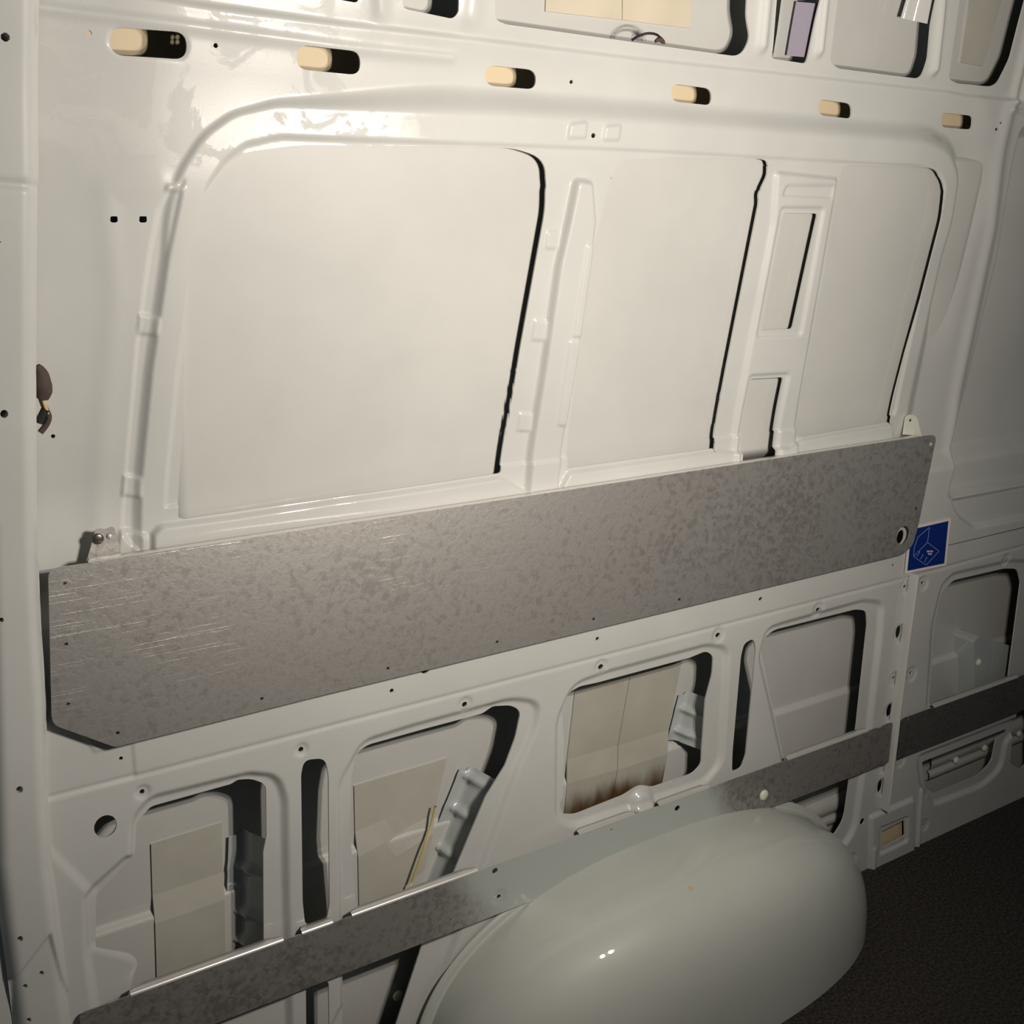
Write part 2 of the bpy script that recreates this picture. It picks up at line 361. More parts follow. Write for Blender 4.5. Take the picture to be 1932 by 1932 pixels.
rimF = RP([(1735, 1430), (1940, 1350), (1898, 1400, 8), (1888, 1450, 16), (1855, 1480, 14), (1765, 1515, 6), (1740, 1480)], 8)
for r_, h in ((rimA, -.009), (rimB, -.009), (rimC, -.009), (rimD, -.009), (rimE, -.006), (rimF, -.008)):
    g.step(r_, h, .014, o=.004)
for a, b, r_ in ((269, 1495, 13), (569, 1415, 12), (878, 1330, 13), (1135, 1259, 12), (1356, 1199, 11), (1545, 1151, 10), (1709, 1106, 9), (1742, 1101, 9), (1688, 1281, 9), (1720, 1272, 9),
                 (1667, 1446, 9), (1699, 1436, 8), (1899, 1057, 7), (1745, 1557, 7), (1609, 1620, 7)):
    x, z = W(a, b); x2, _ = W(a+r_, b); rr = max(.010, (x2-x)); g.ring(x, z, rr, -.0025, .006)
x, z = W(1213, 1516); g.ring(x, z, .024, .014, .020)
for a, b in ((1698, 1196), (1680, 1343), (1664, 1485)):
    x, z = W(a, b); g.ring(x, z, .021, -.003, .008)
g.step(RP([(90, 1600), (180, 1690, 8), (175, 1790, 8), (262, 1812, 14), (250, 1880), (90, 1960)], 10), .004, .016)
# panelled box around the square floor-anchor hole and scalloped foot of the rear joint
g.step(RP([(1640, 1540, 4), (1722, 1505, 4), (1722, 1640, 0), (1640, 1690, 0)], 4), .008, .010)
g.step(RP([(1655, 1560, 4), (1708, 1538, 4), (1708, 1585, 6), (1655, 1610, 4)], 4), -.006, .006)
g.ridge(WL([(1738, 1490), (1728, 1640)]), .006, .010)
g.ridge(WL([(1645, 1600), (1640, 1680)]), .004, .010)

# openings
H = {}
H['w1'] = [(355, 500, 0), (349, 640, 0), (341, 860, 0), (334, 975, 4), (345, 978, 0), (640, 934, 0), (934, 889, 3), (1020, 395, 20), (1021, 300, 42), (960, 280, 20), (720, 276, 0), (560, 274, 30), (440, 290, 50), (370, 380, 40)]
H['w2'] = [(1107, 483, 0), (1140, 345, 20), (1165, 303, 18), (1250, 298, 0), (1424, 300, 4), (1438, 304, 6), (1438, 330, 8), (1420, 368, 6), (1422, 382, 6), (1334, 850, 0), (1334, 843, 0), (1059, 880, 3)]
H['w3'] = [(1551, 483, 0), (1570, 345, 10), (1580, 312, 12), (1720, 316, 6), (1752, 318, 14), (1771, 350, 16), (1764, 410, 14), (1664, 822, 0), (1664, 794, 3), (1500, 822, 3), (1490, 820, 0)]
H['r1'] = [(1466, 402, 5), (1531, 403, 5), (1484, 619, 5), (1426, 622, 3)]
H['r2'] = [(1405, 713, 4), (1467, 710, 5), (1440, 900, 0), (1378, 900, 0)]
H['A'] = [(184, 1696, 6), (258, 1616, 12), (260, 1560, 10), (287, 1527, 10), (440, 1484, 4), (452, 1476, 4), (478, 1474, 10), (506, 1484, 12), (507, 1582, 6), (501, 1612, 4), (502, 1815, 0), (240, 1900, 0), (250, 1859, 6), (264, 1820, 12), (250, 1806, 12), (183, 1794, 4)]
H['B'] = [(668, 1470, 0), (676, 1425, 14), (700, 1409, 8), (810, 1378, 0), (915, 1350, 4), (935, 1336, 6), (970, 1334, 10), (988, 1345, 12), (978, 1395, 8), (958, 1449, 0), (921, 1509, 0), (864, 1645, 0), (800, 1792, 0), (745, 1960, 0), (650, 1960, 0), (650, 1840, 0), (676, 1720, 0), (664, 1560, 0)]
H['C'] = [(1065, 1336, 10), (1076, 1312, 12), (1100, 1298, 6), (1133, 1291, 0), (1307, 1244, 0), (1324, 1237, 4), (1338, 1231, 8), (1352, 1240, 10), (1350, 1275, 8), (1337, 1324, 3), (1330, 1419, 4), (1329, 1446, 8), (1313, 1463, 8), (1237, 1489, 6), (1213, 1484, 16), (1183, 1504, 8), (1090, 1541, 10), (1066, 1540, 8), (1061, 1520, 4), (1068, 1508, 2), (1070, 1405, 0)]
H['D'] = [(1442, 1232, 8), (1446, 1208, 8), (1466, 1191, 10), (1620, 1152, 6), (1641, 1154, 9), (1643, 1180, 6), (1622, 1372, 0), (1608, 1480, 10), (1598, 1550, 16), (1578, 1582, 14), (1535, 1604, 4), (1518, 1575, 4), (1500, 1510, 0), (1483, 1425, 0)]
H['E'] = [(1757, 1332, 0), (1768, 1180, 10), (1780, 1120, 12), (1803, 1096, 8), (1898, 1074, 4), (1924, 1074, 9), (1930, 1100, 5), (1905, 1290, 0)]
H['F'] = [(1745, 1440, 3), (1935, 1365, 0), (1885, 1395, 8), (1876, 1440, 12), (1850, 1466, 12), (1768, 1500, 6), (1750, 1490, 6)]
H['G'] = [(1905, 1440, 6), (1912, 1380, 4), (1918, 1345, 4), (1945, 1330, 0), (1945, 1430, 6), (1925, 1452, 6)]
H['s1'] = [(568, 1460, 8), (574, 1434, 14), (614, 1430, 16), (620, 1465, 8), (622, 1705, 6), (616, 1738, 12), (576, 1748, 14), (571, 1700, 6)]
H['s1b'] = [(577, 1860, 8), (620, 1850, 8), (622, 1960, 0), (578, 1960, 0)]
H['s2'] = [(1398, 1238, 6), (1404, 1214, 8), (1422, 1204, 9), (1426, 1225, 5), (1407, 1425, 5), (1398, 1450, 8), (1381, 1456, 7), (1382, 1420, 4)]
H['sq'] = [(1662, 1568, 2), (1705, 1546, 3), (1706, 1576, 4), (1662, 1600, 2)]
H['o1'] = [(590, -70, 0), (590, -12, 8), (680, 4, 8), (692, -70, 0)]
H['o2'] = [(764, -70, 0), (764, 14, 12), (860, 34, 8), (870, 22, 6), (873, -70, 0)]
H['o3'] = [(936, -90, 0), (940, 36, 16), (960, 44, 4), (1290, 90, 0), (1405, 106, 22), (1421, 70, 12), (1414, 30, 14), (1420, -90, 0)]
H['o4'] = [(1480, -100, 0), (1463, 109, 6), (1528, 119, 8), (1572, -100, 0)]
H['o5'] = [(1600, -100, 0), (1572, 116, 12), (1590, 128, 4), (1745, 148, 14), (1757, 110, 8), (1763, 45, 6), (1790, -100, 0)]
H['o6'] = [(1830, -90, 0), (1796, 148, 8), (1812, 156, 3), (1885, 164, 20), (1912, 110, 10), (1930, 40, 4), (1965, -90, 0)]
for i, (a, b, c_, dd) in enumerate(((210, 76, 353, 86), (561, 107, 684, 118), (924, 140, 1020, 148), (1277, 173, 1352, 181), (1555, 201, 1617, 208), (1787, 225, 1840, 230))):
    hh = (53, 46, 39, 34, 31, 28)[i]*.5; k = (30, 22, 20, 14, 12, 8)[i]; s_ = (dd-b)/(c_-a)
    H['h%d' % i] = [(a, b-hh, k), (c_, dd-hh+2, k), (c_, dd+hh, k), (a, b+hh, k)]
for k, v in H.items(): g.hole(RP(v, 6))
g.hole(np.array([(1.258-.45*math.cos(t), .28*math.sin(t)**.8-.005) for t in np.linspace(0, math.pi, 40)]))
def px_disc(a, b, rpx, rz=None):
    x, z = W(a, b); x2, _ = W(a+rpx, b); _, z2 = W(a, b+(rz or rpx)); g.disc(x, z, max(abs(x2-x), .0028), max(abs(z-z2), .0028))
for a, b, r_ in ((269, 1495, 5), (569, 1415, 5), (878, 1330, 5), (1135, 1259, 5), (1356, 1199, 4.5), (1545, 1151, 4), (1709, 1107, 3), (1742, 1100, 3), (1688, 1279, 3), (1720, 1270, 3),
                 (1667, 1445, 3), (1699, 1433, 3), (229, 1432, 4), (739, 1303, 4), (1127, 1205, 3.5), (1435, 1130, 3.5), (1685, 1066, 2.5), (1788, 1041, 2.5), (104, 826, 3.5), (407, 86, 5),
                 (1087, 153, 3.5), (171, 61, 6), (1880, 244, 3), (1887, 232, 2), (802, 1262, 9), (1896, 1058, 2.5), (1278, 1525, 5), (1609, 1620, 2.5), (1745, 1557, 2.5)):
    px_disc(a, b, r_)
for a, b, r_, rz in ((199, 1559, 22, 21), (1697, 1193, 5, 12), (1680, 1341, 5.5, 12), (1662, 1484, 4.5, 12), (1699, 1013, 7, 13), (1627, 1550, 4, 6), (1749, 1498, 3.5, 6), (1107, 257, 4, 5)):
    px_disc(a, b, r_, rz)
for a, b in ((217, 414), (271, 414)): g.hole(RP([(a-7, b-6), (a+7, b-6), (a+7, b+6), (a-7, b+6)], 2))

Yw = P(g.Z)-g.H
edge = np.minimum(g.Mk, .02)
# the scalloped lower edge stands on the floor everywhere else
joint = WL([(1745, 1040), (1728, 1090), (1716, 1200), (1700, 1330), (1684, 1440), (1674, 1540), (1690, 1545), (1688, 1700)])
sx = np.interp(g.Z, joint[::-1, 1], joint[::-1, 0])
above = g.Z > joint[0, 1]
rear = np.where(above, g.X-3.6, g.X-sx)
post1 = region(g, RP([(1030, 300, 30), (1150, 310, 30), (1107, 483, 0), (1050, 905, 3), (1045, 940, 0), (928, 960, 0), (938, 895, 0), (1008, 440, 0)], 6))
post2 = region(g, RP([(1436, 312, 5), (1582, 322, 5), (1566, 400, 0), (1482, 850, 0), (1475, 880, 0), (1328, 900, 0), (1336, 845, 0), (1412, 420, 0)], 5))
front = np.minimum(np.minimum(-rear, -post1), -post2)
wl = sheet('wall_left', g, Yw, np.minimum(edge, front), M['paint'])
tag(wl, 'glossy white pressed steel inner side wall of the van with punched openings', kind='structure')
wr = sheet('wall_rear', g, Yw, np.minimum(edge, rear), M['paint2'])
tag(wr, 'rear lower section of the van inner wall right of the vertical joint', kind='structure')
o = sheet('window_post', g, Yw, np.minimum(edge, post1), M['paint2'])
tag(o, 'broad white pressed post right of the largest blanked window, with one dark upright fold', 'window post')
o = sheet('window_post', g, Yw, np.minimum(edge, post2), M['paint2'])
tag(o, 'slim white post pierced by two tall rectangular cut-outs', 'window post')

# ------------------------------------------------------------------ outer skin behind the openings
xo = np.arange(-.1, 3.7, .012); zo = np.arange(-.05, 2.15, .0025)
go = Grid(xo, zo)
D = .085 - .081*sm((zo-.955)/.07) + .066*sm((zo-1.553)/.05)
D = D - .010*sm((.430-zo)/.012)
SK = (P(zo)+D)
def skin_y(z): return float(np.interp(z, zo, SK))
def S(px, py, front_=.0):                             # image point -> 3-D point on the outer skin
    r = ray(px, py); t = (.08-CAM[1])/r[1]
    for _ in range(60):
        z = CAM[2]+t*r[2]; t = .5*t+.5*(skin_y(z)-front_-CAM[1])/r[1]
    return np.array([CAM[0]+t*r[0], CAM[1]+t*r[1], CAM[2]+t*r[2]])
mxs = np.clip(1-sm((xo-.362)/.045)+sm((xo-1.99)/.10), 0, 1)
o = sheet('wall_outer', go, P(zo)[:, None]+np.maximum(D[:, None], .072*mxs[None, :]), np.ones_like(go.X), M['skin'], skirt=0)
tag(o, 'plain outer body skin seen through the openings of the inner wall', kind='structure')

# floor
o = pymesh('floor', [(-.6, .2, 0), (4.2, .2, 0), (4.2, -1.9, 0), (-.6, -1.9, 0)], [(3, 2, 1, 0)], M['floor'])
tag(o, 'dark textured rubber van floor mat', kind='structure')

# ------------------------------------------------------------------ front pillar (nearer the camera)
gp = Grid(np.arange(-.05, .34, .0025), np.arange(0.0, 2.12, .003))
OFF = -.022
pil = WL([(-260, -120), (79, -120), (79, 0), (78, 345), (76, 352), (73, 700), (75, 1000), (82, 1180), (92, 1330), (94, 1500), (103, 1640), (118, 1760), (140, 1932), (160, 2050), (40, 2050), (28, 1932), (2, 1740), (-10, 1640), (-30, 1000), (-260, 900)], OFF, Pp)
q, d = gp.sdf(pil, .5); mk = np.full_like(gp.X, -1.); mk[q] = -d
rimd = np.clip(.020-np.maximum(mk, 0), 0, .020)
gp.H -= .016*(rimd/.020)**2.4
gp.step(WL([(95, 1765), (22, 1860), (26, 1990), (180, 1990), (118, 1850)], OFF, Pp), -.006, .006)
gp.ridge(WL([(-60, 340), (0, 345), (82, 352)], OFF, Pp), -.004, .008)
gp.ridge(WL([(82, 352), (83, 1200)], OFF, Pp), .0, .008)
for a, b, r_ in ((10, 70, 9), (8, 781, 8), (3, 1170, 5), (37, 1490, 7), (38, 1772, 6), (80, 1841, 5), (49, 1866, 5), (56, 1930, 5), (0, 456, 3)):
    x, z = W(a, b, OFF, Pp); x2, _ = W(a+r_, b, OFF, Pp); _, z2 = W(a, b+r_, OFF, Pp); gp.disc(x, z, abs(x2-x), abs(z-z2))
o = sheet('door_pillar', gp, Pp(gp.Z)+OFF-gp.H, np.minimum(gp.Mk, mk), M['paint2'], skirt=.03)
tag(o, 'pale upright body pillar with a bright rounded edge along the left side, standing proud of the wall', 'pillar')

# ------------------------------------------------------------------ large galvanised panel
YP = -.016
gg = Grid(np.arange(.02, 2.40, .0035), np.arange(.66, 1.12, .0028))
def PY(pts, r=6, y=YP): return np.array([WY(a, b, y) for a, b in rnd(pts, r)])
face = PY([(91, 1074, 20), (1768, 819, 14), (1733, 990, 6), (1722, 1030, 12), (1704, 1046, 6), (600, 1314, 0), (218, 1410, 8), (98, 1367, 16)], 6)
q, d = gg.sdf(face, .08); fmk = np.full_like(gg.X, -1.); fmk[q] = -d
def pdisc(gr, a, b, r_, rz=None, y=YP):
    x, z = WY(a, b, y); x2, _ = WY(a+r_, b, y); _, z2 = WY(a, b+(rz or r_), y); gr.disc(x, z, max(abs(x2-x), .0028), max(abs(z-z2), .0028))
for a, b, r_ in ((123, 1101, 4), (125, 1215, 3.5), (129, 1328, 3.5), (222, 1383, 4), (494, 1318, 3), (938, 1211, 3), (1120, 1168, 3), (1282, 1131, 3), (1757, 838, 4), (1729, 960, 3), (732, 1261, 3)):
    pdisc(gg, a, b, r_)
pdisc(gg, 1704, 1010, 12, 17)
panel = bpy.data.objects.new('galvanised_panel', None); C.objects.link(panel)
zt = WY(900, 953, YP)[1]
tag(panel, 'long wide galvanised steel panel with a mottled scratched face, fixed below the blanked windows', 'metal panel')
pf = sheet('panel_face', gg, np.full_like(gg.X, YP), np.minimum(gg.Mk, fmk), M['galv'], panel, skirt=.0025)
# flange turned back from the top edge to the wall
def strip(name, pts, m, parent):                       # ribbon of quads from rows of points
    V = [p for row in pts for p in row]; k = len(pts[0]); Fc = []
    for i in range(len(pts)-1):
        for j in range(k-1): Fc.append((i*k+j, i*k+j+1, (i+1)*k+j+1, (i+1)*k+j))
    return pymesh(name, V, Fc, m, parent, True)
rows = []
for px_ in np.linspace(168, 1740, 60):
    py_ = 1064+(px_-168)*(825-1064)/(1740-168)
    x, z = WY(px_, py_, YP)
    back = .024
    rows.append([(x, YP+.0012, z-.004), (x, YP+.001, z), (x, YP+.004, z+.0022), (x, YP+back-.006, z+.0022), (x, YP+back-.004, z-.001)])
strip('top_flange', rows, M['steel'], panel)
def plate(name, pts, y, th, m, parent=None, off=None):     # px outline -> solid plate at depth y
    q2 = [WY(a, b, y) for a, b in pts]; n = len(q2)
    V = [(x, y, z) for x, z in q2]+[(x, y+th, z) for x, z in q2]
    return pymesh(name, V, [tuple(range(n)), tuple(range(2*n-1, n-1, -1))]+[(i, i+n, (i+1) % n+n, (i+1) % n) for i in range(n)], m, parent)
yt = .012
tb = plate('mounting_tab', rnd([(163, 1062, 0), (181, 997, 9), (196, 1000, 2), (215, 992, 8), (229, 1042, 3), (226, 1056, 0)], 4), yt, .002, M['galv'], panel)
def dome(name, x, y, z, r, h, m, parent=None, seg=14, ax=(0, -1, 0)):
    V, Fc = [], []
    for j in range(5):
        t = j/4*math.pi/2; rr, hh = r*math.cos(t), h*math.sin(t)
        for i in range(seg):
            a = 2*math.pi*i/seg; V.append((x+rr*math.cos(a), y-hh, z+rr*math.sin(a)))
    for j in range(4):
        for i in range(seg): Fc.append((j*seg+i, j*seg+(i+1) % seg, (j+1)*seg+(i+1) % seg, (j+1)*seg+i))
    V.append((x, y+.002, z)); k = len(V)-1
    for i in range(seg): Fc.append((k, (i+1) % seg, i))
    return pymesh(name, V, Fc, m, parent, True)
x, z = WY(185, 1017, yt-.002); dome('bolt_head', x, yt-.001, z, .0075, .0022, M['darksteel'], tb)
x, z = WY(207, 1012, yt-.002); dome('rivet', x, yt-.001, z, .0035, .002, M['steel'], tb)
tb2 = plate('mounting_tab', rnd([(1704, 820, 0), (1709, 786, 6), (1718, 781, 6), (1730, 786, 6), (1739, 822, 0)], 4), .006, .002, M['clip'], panel)
x, z = WY(1718, 793, .004); dome('rivet', x, .005, z, .003, .002, M['tape'], tb2)

# ------------------------------------------------------------------ lower galvanised strips
def bar(px0, px1, name, label, m, lips, end=0):
    y = -.016
    root = bpy.data.objects.new(name, None); C.objects.link(root); tag(root, label, 'metal strip')
    x0, x1 = WY(px0[0], px0[1], y)[0], WY(px1[0], px1[1], y)[0]
    zt_, zb_ = BT, BB; gb = Grid(np.arange(x0-.02, x1+.02, .004), np.arange(zb_-.01, zt_+.01, .0035))
    pts = np.array([(x0, zb_), (x1, zb_), (x1, zt_-.004), (x1-.004, zt_), (x0+.006, zt_), (x0, zt_-.006)])
    q, d = gb.sdf(pts, .05); mk = np.full_like(gb.X, -1.); mk[q] = -d
    for a, b, r_ in ((934, 1643, 5.5), (942, 1692, 4), (850, 1735, 2), (1102, 1571, 2), (1154, 1565, 2), (1278, 1525, 5), (1660, 1370, 4), (1712, 1356, 3)):
        x, z = WY(a, b, y)
        if x0 < x < x1: pdisc(gb, a, b, r_, None, y)
    x, z = WY(942, 1692, y)
    if x0 < x < x1: gb.ring(x, z, .013, -.0015, .004)
    sheet('strip_face', gb, y-gb.H*1., np.minimum(gb.Mk, mk), m, root, skirt=.002)
    for a, b in lips:
        xa, xb = WY(a[0], a[1], y)[0], WY(b[0], b[1], y)[0]; rows = []
        for k, x in enumerate(np.linspace(xa, xb, 12)):
            e = .5 if k in (0, 11) else 1.
            rows.append([(x, y-.001, zt_-.001), (x, y-.0005, zt_+.0022), (x, y+.003, zt_+.004), (x, y+.014*e, zt_+.004), (x, y+.014*e, zt_)])
        strip('turned_lip', rows, M['steel'], root)
    return root
BT = WY(900, 1644, -.016)[1]; BB = WY(1560, 1484, -.016)[1]
bar((152, 1932), (1686, 1350), 'lower_strip', 'narrow galvanised strip along the wall above the wheel arch, its middle oversprayed with body paint', M['bar'],
    [((247, 1884), (535, 1778)), ((570, 1765), (628, 1744)), ((664, 1728), (902, 1643)), ((1092, 1572), (1198, 1532)), ((1243, 1515), (1338, 1482)), ((1486, 1425), (1640, 1366))])
bar((1703, 1350), (1990, 1240), 'lower_strip', 'dark galvanised strip right of the vertical joint cover, under the rearmost opening', M['bar2'],
    [((1762, 1328), (1922, 1268))])
x, z = WY(1441, 1500, -.016); dn_ = dome('strip_bolt', x, -.0155, z, .012, .006, M['clip'])
tag(dn_, 'pale domed bolt head on the dark end of the strip above the wheel arch', 'bolt')

# vertical joint cover over the strips
rows = []
for a, b in ((1731, 1085), (1724, 1140), (1714, 1210), (1704, 1290), (1697, 1345), (1692, 1390), (1687, 1430), (1681, 1480), (1675, 1532)):
    x, z = W(a, b, -.02); wd = .0028 if b < 1340 or b > 1440 else .0065; x += .002
    rows.append([(x-wd, .0, z), (x-wd*.7, -.018, z), (x-wd*.2, -.0225, z), (x+wd*.3, -.0225, z), (x+wd*.8, -.018, z), (x+wd, .0, z)])
o = strip('joint_cover', rows, M['jam'], None); tag(o, 'thin upright painted rib covering the joint beneath the blue sticker', 'rib')

# ------------------------------------------------------------------ wheel arch
xw0, xw1 = W(1562, 1676)[0], 0.0
cx, aw, bh, yd = 1.258, .517, .308, .252
root = bpy.data.objects.new('wheel_arch', None); C.objects.link(root); root.location = (0, 0, 0)
tag(root, 'glossy grey-green wheel arch bulging from the wall onto the dark floor', 'wheel arch')
nt, V, Fc = 72, [], []
def prof(t, s, ex=2.45):
    c, s_ = math.cos(t), math.sin(t)
    return (-math.copysign(abs(c)**(2/ex), c), abs(s_)**(2/ex))
rowsv = []
for k in range(37):
    u = math.sin(k/36*math.pi/2); rowsv.append(((1-u**3.0)**.45, (1-u**4.2)**.30, .004-.256*u))
for s, s2, y in rowsv:
    for i in range(nt+1):
        a, b = prof(math.pi*i/nt, s); V.append((cx+aw*s*a, y, bh*s2*b))
nr = len(rowsv)
for j in range(nr-1):
    for i in range(nt): Fc.append((j*(nt+1)+i, (j+1)*(nt+1)+i, (j+1)*(nt+1)+i+1, j*(nt+1)+i+1))
pymesh('arch_shell', V, Fc, M['arch'], root, True)
from mathutils.bvhtree import BVHTree
_bv = BVHTree.FromPolygons([tuple(v) for v in V], Fc)
hit = _bv.ray_cast(Vector(CAM), Vector(ray(1303, 1676)).normalized())
V0, nn = hit[0], hit[1]
V, Fc = [], []
prf = [(1.036, .0), (1.034, -.004), (1.028, -.005), (1.024, -.008), (1.018, -.005), (1.012, -.009), (1.005, -.006), (.995, -.014), (.985, -.022)]
for s, y in prf:
    for i in range(nt+1):
        a, b = prof(math.pi*i/nt, s); V.append((cx+aw*s*a, y-.004, bh*s*b))
for j in range(len(prf)-1):
    for i in range(nt): Fc.append((j*(nt+1)+i, (j+1)*(nt+1)+i, (j+1)*(nt+1)+i+1, j*(nt+1)+i+1))
pymesh('sealed_flange', V, Fc, M['arch'], root, True)

sp = dome('paint_speck', V0.x, V0.y, V0.z, .0045, .0012, M['yellow'])
sp.data.transform(Matrix.Translation(V0) @ (Vector((0, -1, 0)).rotation_difference(nn if nn.y < 0 or nn.z > 0 else -nn)).to_matrix().to_4x4() @ Matrix.Translation(-V0))
tag(sp, 'tiny yellow speck stuck on top of the wheel arch', 'speck')
# ------------------------------------------------------------------ blue sticker
sc = [(1712, 994), (1791, 976), (1782, 1066), (1703, 1082)]
def on_wall(a, b, off):
    x, z = W(a, b); return (x, float(P(z))-off-.001, z)
st = bpy.data.objects.new('sticker', None); C.objects.link(st)
tag(st, 'blue square sticker with white border and a line drawing, half behind the panel end', 'sticker')
pymesh('border', [on_wall(a, b, .0032) for a, b in sc], [(3, 2, 1, 0)], M['white'], st)
cxs = (1747, 1029.5)
inn = [(1716.5, 998), (1786, 982), (1778, 1062), (1708.5, 1076)]
pymesh('blue_field', [on_wall(a, b, .0037) for a, b in inn], [(3, 2, 1, 0)], M['blue'], st)
def lines(name, segs, wpx, off, m, parent):
    V, Fc = [], []
    for (a, b), (c_, d_) in segs:
        u = np.array([c_-a, d_-b], float); u /= np.linalg.norm(u)+1e-9; nrm = np.array([-u[1], u[0]])*wpx/2; k = len(V)
        for p in ((a, b)-nrm, (c_, d_)-nrm, (c_, d_)+nrm, (a, b)+nrm): V.append(on_wall(p[0], p[1], off))
        Fc.append((k, k+1, k+2, k+3))
    return pymesh(name, V, Fc, m, parent)
zm = lambda X, Y: (1632+X/6.44, 940+Y/6.44)
P_ = [[(760, 345), (735, 530), (875, 635), (720, 805), (565, 700), (735, 530)], [(760, 345), (620, 465), (575, 590), (565, 700)]]
sg = [(zm(*pl[i]), zm(*pl[i+1])) for pl in P_ for i in range(len(pl)-1)]
sg += [(zm(*a), zm(*b)) for a, b in (((600, 660), (640, 640)), ((605, 700), (640, 650)), ((650, 735), (680, 680)), ((670, 675), (690, 685)), ((700, 770), (725, 710)), ((715, 705), (735, 720)))]
lines('line_drawing', sg, 1.2, .0041, M['line'], st)
lines('lettering', [(zm(x, 640), zm(x+9, 637)) for x in (728, 744, 760, 776, 792)]+[(zm(x, 672), zm(x+10, 668)) for x in (743, 760, 776)], 3.2, .0041, M['white'], st)

# ------------------------------------------------------------------ braces between inner wall and skin
def brace(p0, p1, wf, label, ribs, yb=.078, y1=.016, tilt=0.):
    a = np.array(WY(*p0, yb)); b = np.array(WY(*p1, yb)); Ln = np.linalg.norm(b-a); u = (b-a)/Ln
    nrm = np.array([u[1], -u[0]]); nrm = nrm if nrm[0] < 0 else -nrm
    prof_ = [(wf, 0), (wf*.8, 0), (wf*.5, 0), (wf*.25, .001), (.004, .002), (0, .007), (-.001, .015)]+[(-.001-.004*k, .015+(yb-y1-.015)*k/6) for k in range(1, 7)]
    nl = 60; rows = []
    for i in range(nl+1):
        s = i/nl*Ln; row = []
        rb = max([math.exp(-((s-r*Ln)/.007)**2) for r in ribs]) if ribs else 0
        for k, (o_, dp) in enumerate(prof_):
            on = 1. if 3 <= k <= 8 else (.6 if k < 11 and k > 2 else .15)
            chamf = max(0, .014-s)*(1 if k < 3 else 0)
            pnt = a+u*(s+chamf*.6)+nrm*(o_+rb*.008*on)
            row.append((pnt[0], yb-dp-rb*.005*on*(k < 8), pnt[1]))
        rows.append(row)
    o = strip('brace', rows, M['brace'], None); return tag(o, label, 'brace')
brace((463, 1562), (452, 1860), .026, 'upright ribbed blue-grey brace in the opening left of the long black slot', (.22, .5, .68))
brace((893, 1446), (770, 1750), .026, 'long slanted ribbed brace in the opening below the middle of the panel', (.06, .26, .50, .78))
brace((1299, 1303), (1276, 1396), .024, 'short ribbed blue-grey bracket in the rust-stained opening', (.36, .80))

# ------------------------------------------------------------------ pads stuck on the skin
def pad(pts, label, m=None, th=.003, sub=6):
    a = [S(*p) for p in pts]; V, Fc = [], []
    for lay in (th, -.0005):
        for i in range(sub+1):
            for j in range(sub+1):
                u, v = i/sub, j/sub
                p = (1-u)*(1-v)*a[0]+u*(1-v)*a[1]+u*v*a[2]+(1-u)*v*a[3]; V.append((p[0], skin_y(p[2])-lay, p[2]))
    k = sub+1
    for i in range(sub):
        for j in range(sub): Fc.append((i*k+j, i*k+j+1, (i+1)*k+j+1, (i+1)*k+j))
    for i in range(sub):
        for (p, q_) in ((i*k, (i+1)*k), (i*k+sub, (i+1)*k+sub), (i, i+1), (sub*k+i, sub*k+i+1)): Fc.append((p, q_, q_+k*k, p+k*k))
    return tag(pymesh('damping_pad', V, Fc, m or M['pad'], None), label, 'damping pad')
pad([(284, 1592), (418, 1551), (424, 1830), (296, 1880)], 'thin upright pad on the skin beside the upright ribbed brace')
pad([(667, 1482), (842, 1430), (800, 1640), (677, 1740)], 'pad on the outer skin beside the slanted ribbed brace')
pad([(1083, 1305), (1186, 1276), (1148, 1535), (1060, 1560)], 'left one of two abutting pads, brown run at its foot, in the rust-stained opening', M['padrust'])
pad([(1187, 1276), (1284, 1248), (1242, 1505), (1149, 1535)], 'right one of two abutting pads, behind the short ribbed bracket', M['padrust'])
pad([(1030, -60), (1171, -60), (1171, 38), (1027, 22)], 'cream pad left of the seam in the wide opening at the top', M['padcream'])
pad([(1173, -60), (1302, -60), (1300, 54), (1172, 38)], 'cream pad right of the seam in the wide opening at the top', M['padcream'])
pad([(1835, -60), (1905, -60), (1852, 126), (1810, 118)], 'grey upright pad in the rearmost roof-side opening')
tag(plate('cream_block', [(1650, 1560), (1702, 1536), (1702, 1600), (1650, 1620)], .012, .03, M['cream']), 'cream block showing through the small square hole near the floor', 'block')
# cream strip behind the row of header slots
a = S(150, 62); b = S(1990, 235); zc = S(620, 112)[2]
V = []
for x in np.linspace(.15, 3.1, 40):
    for z in (zc-.045, zc-.015, zc+.012): V.append((x, skin_y(z)-.004, z))
o = pymesh('primer_strip', V, [(i*3+j, i*3+j+1, i*3+j+4, i*3+j+3) for i in range(39) for j in range(2)], M['cream'], None, True)
tag(o, 'cream primer strip running behind the row of header slots', 'strip')
# top opening contents
def box3(name, c0, c1, m, parent=None):
    (x0, y0, z0), (x1, y1, z1) = c0, c1
    V = [(x, y, z) for x in (x0, x1) for y in (y0, y1) for z in (z0, z1)]
    return pymesh(name, V, [(0, 1, 3, 2), (4, 6, 7, 5), (0, 4, 5, 1), (2, 3, 7, 6), (0, 2, 6, 4), (1, 5, 7, 3)], m, parent)
a = W(1500, 105, .02); b = W(1545, 105, .02); c_ = W(1525, 0, .02)
rows = []
for (p, q_) in (((1484, 105), (1545, 110)), ((1490, 70), (1552, 74)), ((1497, 30), (1560, 34)), ((1502, 3), (1567, 9))):
    xa, za = W(*p, .022); xb, zb = W(*q_, .016); rows.append([(xa, float(P(za))+.022, za), ((xa+xb)/2, float(P(za))+.019, (za+zb)/2), (xb, float(P(zb))+.016, zb)])
rows2 = []
